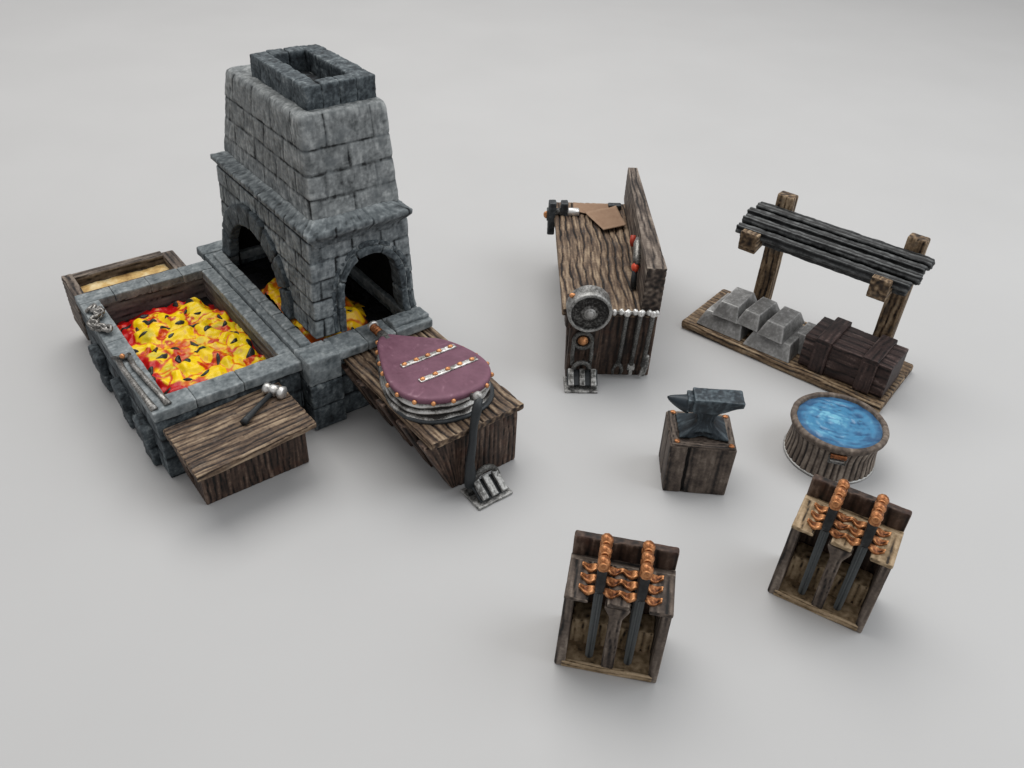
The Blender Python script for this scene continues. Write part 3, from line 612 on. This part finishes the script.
# parchment
def sheet(pts, z, seed):
    g = G(); n_ = 14; vs = []; top = []
    for s_ in (1, 0):
        for j in range(n_+1):
            for i in range(n_+1):
                a = V((*pts[0], 0)).lerp(V((*pts[1], 0)), i/n_); b_ = V((*pts[3], 0)).lerp(V((*pts[2], 0)), i/n_); q = a.lerp(b_, j/n_)
                e = max(abs(i/n_-.5), abs(j/n_-.5))*2; vs.append((q.x, q.y, z+.05*s_+.10*max(0, e-.6)*(1+N(q.x, q.y, 0, seed))+.04*N(q.x*1.2, q.y*1.2, 0, seed)))
    K = (n_+1)**2; fs = []
    for j in range(n_):
        for i in range(n_):
            a = j*(n_+1)+i; fs.append((a, a+1, a+n_+2, a+n_+1)); fs.append((K+a, K+a+n_+1, K+a+n_+2, K+a+1))
    for k in range(n_):
        for a, b_ in ((k, k+1), (n_*(n_+1)+k+1, n_*(n_+1)+k), ((k+1)*(n_+1), k*(n_+1)), (k*(n_+1)+n_, (k+1)*(n_+1)+n_)): fs.append((a, K+a, K+b_, b_))
    g.add(vs, fs, .6); return g
solo(sheet([(1.2, 12.2), (3.9, 11.2), (3.95, 13.45), (1.3, 13.5)], 4.74, 3), 'parchment', 'paper', 'W', (2.5, 12.5, 4.7), 'brown parchment lying underneath at the far end of the workbench', 'parchment', 'parchments on the workbench')
solo(sheet([(2.95, 9.25), (4.55, 10.1), (4.2, 12.9), (1.95, 11.8)], 4.86, 5), 'parchment', 'paper', 'W', (3.3, 11, 4.8), 'brown parchment lying on top, nearer and closest to the backboard', 'parchment', 'parchments on the workbench')
g = G(); g.box(3.7, 4.6, 12.9, 13.4, 4.66, 4.98, .08, .1, stone(.02, 15, .35)); solo(g, 'whetstone', 'iron', 'W', (4, 13.4, 4.66), 'small dark block behind the parchments against the backboard', 'block')
ht = thing('hanging_tool', 'W', (4.2, 3.2, 5.5), 'silver and red gripped tool hanging on the workbench backboard', 'tool')
g = G(); g.tube([(4.3, 4.4, 6.9), (4.2, 3.9, 6.8), (4.12, 3.3, 6.6), (4.1, 2.9, 6.35), (4.1, 2.6, 6.1)], [.14, .26, .22, .28, .22], 12, amp=.25); g.obj('head', 'silver', ht)
g = G(); g.tube([(4.1, 5.1, 6.75), (4.1, 4.9, 6.4), (4.1, 4.8, 6.15)], [.16, .2, .12], 10, amp=.2); g.obj('grip', 'red', ht)
g = G(); g.ball((4.0, 2.55, 5.95), (.22, .3, .28), 12, .4, 3); g.obj('grip', 'red', ht)
g = G(); g.tube([(3.98, 2.5, 5.9), (3.95, 2.3, 5.3), (3.98, 2.2, 4.75)], [.16, .18, .18], 10); g.obj('handle', 'iron', ht)

# ================================================================== INGOT AND BAR STORE
st = thing('storage_rack', 'S', (6.3, 2.8, 0), 'wooden rack on a flat plank base with two posts holding dark bars', 'rack')
g = G(); g.box(-.4, 12.85, -.05, 5.66, 0, .56, .14, .08, wood(0, .38, .09, 71)); g.obj('base', 'wood_tan', st)
for i, (x0, x1) in enumerate(((2.08, 3.2), (10.08, 11.2))):
    g = G(); g.box(x0, x1, 4.65, 5.4, .5, 8.72, .12, .08, wood(2, .35, .06, 73+i)); g.box(x0-.2, x1+.25, 4.5, 5.5, .5, .95, .12, .1, wood(0, .3, .05, 78)); g.obj('post', 'wood_tan', st)
for i, (x0, x1) in enumerate(((1.72, 2.85), (9.72, 10.8))):
    g = G(); g.box(x0, x1, 1.2, 5.0, 6.1, 6.7, .07, .08, wood(1, .3, .06, 83+i), warp=lambda p: (p.x, p.y, p.z+.22*(p.y-1.2)))
    g.box(x0, x1, 1.15, 1.6, 6.15+.2*(i == 0), 7.4-.05*(i == 0), .07, .08, wood(1, .3, .06, 85+i)); g.obj('arm', 'wood_tan', st)
BL = ['dark ridged metal bar at the back of the rack, touching the two posts', 'dark ridged metal bar second from the back on the rack', 'dark ridged metal bar second from the front on the rack', 'dark ridged metal bar at the front of the rack, behind the arm ends']
for i, (y, z, x0, x1) in enumerate(((4.25, 7.72, 1.15, 12.0), (3.5, 7.55, .95, 11.85), (2.75, 7.35, 1.05, 11.95), (2.0, 7.1, 1.1, 11.7))):
    def ridged(p, n, i=i): return (.04*N(p.x*1.2, p.y*4, p.z*4, i)-.07*abs(sin((p.y+p.z)*8))**3+.02*N(p.x*5, p.y*8, p.z*8, i), .5+.4*N(p.x*2.5, p.y*9, p.z*9, i)-.35*abs(sin((p.y+p.z)*8))**3+.1)
    g = G(); g.box(x0, x1, y-.34, y+.34, z-.32, z+.3, .17, .08, ridged); solo(g, 'metal_bar', 'bar', 'S', ((x0+x1)/2, y, z-.3), BL[i], 'metal bar', 'dark bars lying across the rack arms')
BL2 = ['thin dark bar low at the back, tucked beneath the upper bars', 'thin dark bar tucked beneath the front bars, its end showing at the right']
for i, (y, z, x0, x1) in enumerate(((3.6, 6.98, 1.2, 11.7), (2.35, 6.62, 1.3, 11.55))):
    g = G(); g.box(x0, x1, y-.28, y+.28, z-.22, z+.2, .1, .1, stone(.04, 95+i, .45)); solo(g, 'metal_bar', 'bar', 'S', ((x0+x1)/2, y, z-.2), BL2[i], 'metal bar', 'dark bars lying across the rack arms')
def ingot(x0, x1, y0, y1, z0, z1, seed, label, rot=0., sx=.45):
    cx, cy = (x0+x1)/2, (y0+y1)/2
    def wp(p):
        k = (p.z-z0)/(z1-z0); q = 1-k*sx*1.3/((x1-x0)/2)*.5; r_ = 1-k*sx*2.2/((y1-y0)/2)*.5; x = (p.x-cx)*q; y = (p.y-cy)*r_
        return (cx+x*cos(rot)-y*sin(rot), cy+x*sin(rot)+y*cos(rot), p.z)
    g = G(); g.box(x0, x1, y0, y1, z0, z1, .06, .07, (lambda p, n: (.02*N(p.x*1.5, p.y*1.5, p.z*1.5, seed), .5+.12*N(p.x*2, p.y*2, p.z*2, seed)+.1*N(p.x*7, p.y*7, p.z*7, seed))), warp=wp)
    solo(g, 'ingot', 'ingot', 'S', (cx, cy, z0), label, 'ingot', 'silver ingots piled on the plank base')
ingot(.45, 3.6, .3, 4.3, .57, 1.5, 301, 'lower silver ingot at the left end, carrying the leftmost upper ingot', 0, .5)
ingot(3.85, 6.95, .2, 4.0, .57, 1.5, 303, 'lower silver ingot on the right, directly beneath the upper ingot nearest the crate', 0, .5)
ingot(1.2, 2.98, .55, 3.9, 1.5, 2.4, 305, 'leftmost of the three upper silver ingots', .05)
ingot(2.93, 4.5, .65, 3.9, 1.5, 2.4, 307, 'middle one of the three upper silver ingots, bridging the gap below', -.04)
ingot(4.5, 6.2, .45, 3.8, 1.5, 2.4, 309, 'upper silver ingot nearest to the dark crate', -.02)
ingot(6.1, 7.3, 1.6, 4.3, .57, 1.7, 311, 'short silver ingot half hidden behind the left side of the crate', .0)
ingot(2.6, 4.4, 2.4, 4.5, .57, 1.48, 313, 'silver ingot mostly hidden under the middle upper ingot')
cr_ = thing('crate', 'S', (10, 2, .57), 'dark mahogany wooden crate with raised battens on the plank base', 'crate')
g = G(); g.box(7.35, 12.55, .6, 3.45, .57, 2.72, .07, .07, wood(0, .62, .06, 91)); g.obj('body', 'crate', cr_)
for x in (8.05, 10.85):
    g = G(); g.box(x, x+.95, .44, 3.62, 2.5, 2.9, .06, .08, wood(1, .3, .03, 93)); g.obj('batten', 'crate', cr_)
    g = G(); g.box(x, x+.95, .42, .72, .59, 2.62, .06, .08, wood(2, .3, .03, 94)); g.obj('batten', 'crate', cr_)

# ================================================================== ANVIL ON ITS BLOCK
ab = thing('wooden_block', 'A', (1.6, 1.4, 0), 'square brown wooden block with a front crack, standing under the anvil', 'block')
def blockd(p, n):
    d, c = wood(2, 1.3, .02, 101)(p, n); c = .5+(c-.56)*.6+.14*N(p.x*2, p.y*2, p.z*2, 7)
    if n.y < -.5:
        q = math.exp(-((p.x-(.98-.04*(p.z/3)+.03*N(p.z*2, 0, 0)))/.06)**2); d -= .2*q; c -= .9*q
    if n.x < -.5:
        q = math.exp(-((p.y-1.2+.04*N(p.z*2, 1, 0))/.04)**2); d -= .05*q; c -= .3*q
    return (d, c)
g = G(); g.box(0, 3.22, 0, 2.78, 0, 3.03, .08, .055, blockd, warp=lambda p: (p.x-.03*(1.5-p.z)*(p.x/3.2-.5), p.y, p.z)); g.obj('body', 'wood_grey', ab)
g = G()
for b4 in ((.05, 3.17, .04, .42), (.05, .4, .42, 2.7), (2.83, 3.17, .42, 2.7), (.4, 2.83, 2.4, 2.7)):
    g.box(b4[0], b4[1], b4[2], b4[3], 2.98, 3.14, .05, .07, wood(0 if b4[1]-b4[0] > 1 else 1, .2, .03, 104))
g.obj('edging', 'wood_grey', ab)
for x, y in ((.32, .3), (2.95, .22), (.3, 2.55), (2.95, 2.5)):
    g = G(); g.ball((x, y, 3.15), (.15, .14, .07), 10, .4, int(x*5), cav=.42); g.obj('bolt', 'copper', ab)
def lift(g, dz):
    for v in g.v:
        if v.z > 3.2: v.z += dz*clamp((v.z-3.2)/.9)
an = thing('anvil', 'A', (1.6, 1.4, 3.05), 'blue black iron anvil with horn pointing left on the wooden block', 'anvil')
g = G()
def anw(p):
    z = p.z; k = clamp((z-3.08)/1.5)
    if z < 5:
        w_ = 1-.66*sstep(0, .45, k)+.36*sstep(.55, 1.1, k); d_ = 1-.62*sstep(0, .5, k)+.08*sstep(.6, 1, k)
        notch = .0
        if k < .2: notch = .28*math.exp(-((p.x-1.62)/.45)**2)*(1 if p.y < 1.5 else -1)
        return (1.65+(p.x-1.65)*w_, 1.52-.14*sstep(0, .6, k)+(p.y-1.52)*d_+notch, z)
    return p
g.box(.42, 2.9, .58, 2.45, 3.08, 4.6, .1, .07, stone(.03, 121, .5), warp=anw); lift(g, .2); g.obj('base', 'anvil', an)
g = G(); g.box(.88, 3.3, .82, 1.94, 4.3, 5.12, .08, .07, stone(.03, 123, .55), warp=lambda p: (p.x, p.y, p.z+(5.1-p.z)*.62*sstep(1.9, 3.3, p.x)*(p.z < 5.1)))
g.box(.6, .95, .92, 1.86, 4.25, 4.98, .08, .07, stone(.03, 125, .5)); lift(g, .2); g.obj('face', 'anvil', an)
g = G(); pts = []; rr = []
for i in range(11): t = i/10; pts.append((.75-1.1*t, 1.4, 4.46+.32*t**1.3)); rr.append(.46*(1-t)**.7+.04)
g.tube(pts, rr, 18, sq=1.0); 
for i in range(len(g.v)): g.v[i].z = min(g.v[i].z, 4.9)
lift(g, .2); g.obj('horn', 'anvil', an)

# ================================================================== WATER TUB
tb = thing('water_tub', 'T', (0, 0, 0), 'round wooden tub filled with bright blue water', 'tub')
def staves(r_, z, a):
    k = a/(2*pi)*44+.15*N(cos(a)*3, sin(a)*3, z); f = k-floor(k); gj = math.exp(-(min(f, 1-f)/.13)**2)
    return (r_-.06*gj+.03*N(cos(a)*8, sin(a)*8, z*1.5), .66-.42*gj+.3*N(cos(a)*14, sin(a)*14, z*1.2))
ZT = 2.37
g = G(); g.lathe([(2.32, 0), (2.36, .1), (2.34, .4), (2.27, .9), (2.25, 1.3), (2.3, 1.7), (2.38, 2.0)], 264, fn=staves); g.obj('staves', 'wood_grey', tb)
g = G(); g.lathe([(2.3, .02), (2.38, .03), (2.42, .08), (2.38, .13), (2.3, .15)], 96, fn=lambda r_, z, a: (r_+.02*N(cos(a)*5, sin(a)*5, z), .6)); g.obj('hoop', 'pewter', tb)
g = G(); g.lathe([(2.18, 1.6), (2.18, 2.2), (2.2, 2.32), (2.25, ZT), (2.36, ZT+.01), (2.45, 2.34), (2.5, 2.27), (2.5, 2.12), (2.46, 2.04), (2.36, 2.02)], 120, fn=lambda r_, z, a: (r_+.025*N(cos(a)*6, sin(a)*6, z*2), .66+.25*N(cos(a)*22, sin(a)*22, z*4)+.12*N(cos(a)*5, sin(a)*5, z))); g.obj('rim', 'wood_grey', tb)
g = G(); vs = []; cols = []; fs = []; R_ = 44; S_ = 120
for k in range(R_+1):
    for i in range(S_):
        r_ = 2.18*k/R_; a = 2*pi*i/S_; x, y = r_*cos(a), r_*sin(a); sw = a*1.0+r_*2.2; qx, qy = r_*cos(sw*.35+r_*.9), r_*sin(sw*.35+r_*.9)
        an_ = a+r_*.55; w1 = sin(r_*8.5+2.4*N(cos(an_)*1.4, sin(an_)*1.4, r_*.5, 4)+1.6*N(x*1.2, y*1.2, 3, 4)); w2 = N(x*2.6, y*2.6, w1*.5, 6)
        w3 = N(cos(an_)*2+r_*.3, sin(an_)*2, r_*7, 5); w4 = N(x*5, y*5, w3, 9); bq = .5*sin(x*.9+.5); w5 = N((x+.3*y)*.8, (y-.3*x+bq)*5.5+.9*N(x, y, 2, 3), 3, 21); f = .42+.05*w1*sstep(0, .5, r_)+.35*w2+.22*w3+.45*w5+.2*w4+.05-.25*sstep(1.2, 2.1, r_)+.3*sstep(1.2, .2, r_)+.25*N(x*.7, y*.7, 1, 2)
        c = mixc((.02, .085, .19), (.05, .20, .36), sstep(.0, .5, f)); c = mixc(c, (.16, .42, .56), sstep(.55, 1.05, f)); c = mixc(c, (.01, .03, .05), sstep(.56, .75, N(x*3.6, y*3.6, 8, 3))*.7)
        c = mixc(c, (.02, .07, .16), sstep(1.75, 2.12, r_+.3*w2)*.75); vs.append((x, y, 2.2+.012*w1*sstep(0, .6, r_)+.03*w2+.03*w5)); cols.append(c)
for k in range(R_):
    for i in range(S_): j = (i+1) % S_; fs.append((k*S_+i, (k+1)*S_+i, (k+1)*S_+j, k*S_+j))
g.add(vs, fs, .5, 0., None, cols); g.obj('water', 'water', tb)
for sgn in (1, -1):
    Mh = Matrix.Rotation(0 if sgn > 0 else pi, 4, 'Z')
    g = G(); g.tube([Mh @ V(q) for q in ((-.42, -2.46, 1.9), (-.42, -2.46, 1.45), (.42, -2.46, 1.45), (.42, -2.46, 1.9))], .06, 8); g.box(-.36, .36, -2.48, -2.3, 1.5, 1.62, .04, .1, None, Mx=Mh); h_ = g.obj('handle', 'pewter', tb)
    g = G(); g.tube([Mh @ V((-.4+.08*i, -2.48, 1.88)) for i in range(11)], [.11+.03*(i % 2) for i in range(11)], 10); g.obj('grip', 'copper', h_)

# ================================================================== SWORD RACKS
def make_rack(fr, wood_top, label):
    o = thing('sword_rack', fr, (2.05, 1.2, 0), label, 'sword rack', 'wooden sword racks')
    W_, D, H_, T_ = 4.1, 2.5, 4.45, 5.42
    g = G(); g.box(0, .36, 0, D, 0, H_-.1, .07, .07, wood(2, .6, .04, 131), warp=lambda p: (p.x-.1*(1-p.z/4.4)*(p.x < .2), p.y, p.z)); g.obj('side_panel', 'wood_grey', o)
    g = G(); g.box(W_-.36, W_, 0, D, 0, H_-.1, .07, .07, wood(2, .6, .04, 132)); g.obj('side_panel', 'wood_grey', o)
    g = G(); g.box(0, W_, 2.14, D+.02, .02, T_, .08, .07, wood(2, .7, .05, 133)); g.obj('back_panel', 'wood_dark', o)
    g = G(); g.box(.05, W_-.05, .03, 2.3, 0, .26, .06, .08, stone(.05, 134, .45)); g.box(.2, W_-.2, -.02, .16, 0, .36, .05, .06, wood(0, .25, .05, 141)); g.obj('floor_board', 'wood_ivory', o)
    g = G(); g.box(.36, 1.9, 1.1, 2.15, .2, 1.7, .1, .08, wood(2, .4, .1, 135)); g.box(2.22, W_-.36, 1.15, 2.15, .2, 1.6, .1, .08, wood(2, .4, .1, 136)); g.obj('inner_planks', 'wood_ivory', o)
    g = G(); g.box(1.8, 2.3, .04, .5, .05, H_-.35, .06, .07, wood(2, .2, .05, 137), warp=lambda p: (2.05+(p.x-2.05)*(1+1.0*sstep(3.4, 4.1, p.z)), p.y, p.z)); g.obj('divider', 'wood_grey', o)
    # shelf: U shaped slots open to the front
    g = G()
    for x0, x1 in ((-.02, .92), (1.63, 2.48), (3.2, W_+.02)): g.box(x0, x1, -.05, 1.95, H_-.22, H_, .06, .07, wood(1, .45, .05, 138))
    g.box(-.02, W_+.02, 1.85, 2.2, H_-.22, H_, .05, .08, wood(0, .4, .04, 139)); g.obj('shelf', wood_top, o)
    return o
proto = None
def sword(fr, x, y, label):
    global proto
    org = (x, y, .3)
    if proto is None:
        o = thing('sword', fr, org, label, 'sword', 'copper hilted swords standing in the racks')
        g = G(); vs = []; fs = []; cs = []
        prof = [(.36, .12), (.42, .16), (.9, .17), (4.45, .18)]
        for z, w_ in prof:
            for dx, dy, c_ in ((-w_, 0, .85), (-w_*.35, -.12*w_/.2, .5), (0, -.09*w_/.2, .2), (w_*.35, -.12*w_/.2, .5), (w_, 0, .85), (w_*.25, .1*w_/.2, .5), (0, .13*w_/.2, .42), (-w_*.25, .1*w_/.2, .5)): vs.append((x+dx, y+dy, z)); cs.append(c_)
        for k in range(3):
            for i in range(8): j = (i+1) % 8; fs.append((k*8+i, k*8+j, (k+1)*8+j, (k+1)*8+i))
        fs += [tuple(reversed(range(8))), tuple(range(24, 32))]; g.add(vs, fs, cs); g.obj('blade', 'blade', o, smooth=False)
        g = G()
        def gw(p):
            t = (p.x-x)/.8; u = abs(t); c_ = sin(clamp((u-.12)/.8)*pi)
            return (p.x, y-.03+(p.y-y)*(.5+.55*c_)+.05*cos(u*7), 4.53+(p.z-4.53)*(1+.2*c_)+.065*sin(u*8.2-.9)*(u > .1))
        g.box(x-.8, x+.8, y-.19, y+.19, 4.47, 4.6, .05, .055, stone(.03, 3, .52, k=3), warp=gw); g.obj('crossguard', 'copper', o)
        g = G(); g.box(x-.19, x+.19, y-.15, y+.15, 4.5, 5.9, .06, .08, stone(.01, 5, .3)); g.obj('grip', 'bar', o)
        g = G(); g.lathe([(0, 5.78), (.2, 5.8), (.24, 5.86), (.24, 5.94), (.19, 5.99), (.2, 6.04), (.25, 6.12), (.255, 6.22), (.22, 6.31), (.15, 6.34), (.13, 6.38), (0, 6.38)], 9, Matrix.Translation((x, y, 0)), lambda r_, z, a: (r_*(1+.12*N(cos(a)*2, sin(a)*2, z*3)), .42+.35*N(cos(a)*3, sin(a)*3, z*5))); g.lathe([(0, .2), (.16, .22), (.17, .28), (.11, .29), (.09, .25), (0, .25)], 12, Matrix.Translation((x, y, 6.19)) @ Matrix.Rotation(pi/2, 4, 'X')); g.obj('pommel', 'copper', o)
        proto = o; return o
    o = copy_tree(proto); place(o, fr, org); o['label'] = label; return o
rackL = make_rack('L', 'wood_grey', 'greyish wooden sword rack standing front centre, nearest the camera')
rackR = make_rack('R', 'wood_ivory', 'wooden sword rack with pale shelf top standing just in front of the water tub')
for fr, rn in (('L', 'front rack'), ('R', 'pale rack by tub')):
    for x, sn in ((1.27, 'left'), (2.85, 'right')):
        for y, dn in ((.42, 'front'), (.98, 'middle'), (1.53, 'rear')):
            sword(fr, x, y, 'copper hilted sword, %s one in %s slot of %s' % (dn, sn, rn))
for o in bpy.data.objects:
    if '_o' in o: del o['_o']

# ================================================================== LIGHT, WORLD, CAMERA
w = bpy.data.worlds.new('World'); sc.world = w; w.use_nodes = True; bg = w.node_tree.nodes['Background']; bg.inputs['Color'].default_value = (.99, .99, 1, 1); bg.inputs['Strength'].default_value = .42
def area(name, loc, tgt, size, power, col):
    l = bpy.data.lights.new(name, 'AREA'); l.shape = 'RECTANGLE'; l.size, l.size_y = size; l.energy = power; l.color = col
    o = bpy.data.objects.new(name, l); C.objects.link(o); o.location = loc; o.rotation_euler = (V(tgt)-V(loc)).to_track_quat('-Z', 'Y').to_euler(); o['kind'] = 'structure'; return o
area('ceiling_light', (-25, 95, 150), (5, 45, 0), (150, 130), 214000, (1, .985, .96))
area('right_fill_light', (95, 30, 90), (2, 40, 0), (90, 90), 60000, (.93, .97, 1))  # unseen soft area lamp, added on the right as cool fill
pitch, roll, f = 0.649987, 0.052949, 842.4655
fw = V((0, cos(pitch), -sin(pitch))); rt = V((1, 0, 0)); up = V((0, sin(pitch), cos(pitch)))
r2 = rt*cos(roll)+up*sin(roll); u2 = -rt*sin(roll)+up*cos(roll)
cam = bpy.data.cameras.new('Camera'); co = bpy.data.objects.new('Camera', cam); C.objects.link(co); sc.camera = co
co.matrix_world = Matrix(((r2.x, u2.x, -fw.x, 0), (r2.y, u2.y, -fw.y, 0), (r2.z, u2.z, -fw.z, 30), (0, 0, 0, 1)))
cam.sensor_width = 36; cam.lens = f/1024*36; cam.clip_start = .5; cam.clip_end = 2000
vs2 = sc.view_settings; vs2.view_transform = 'Standard'; vs2.look = 'None'; vs2.exposure = .07; vs2.gamma = 1
sc.render.engine = 'CYCLES'; sc.cycles.use_denoising = True; sc.cycles.max_bounces = 6
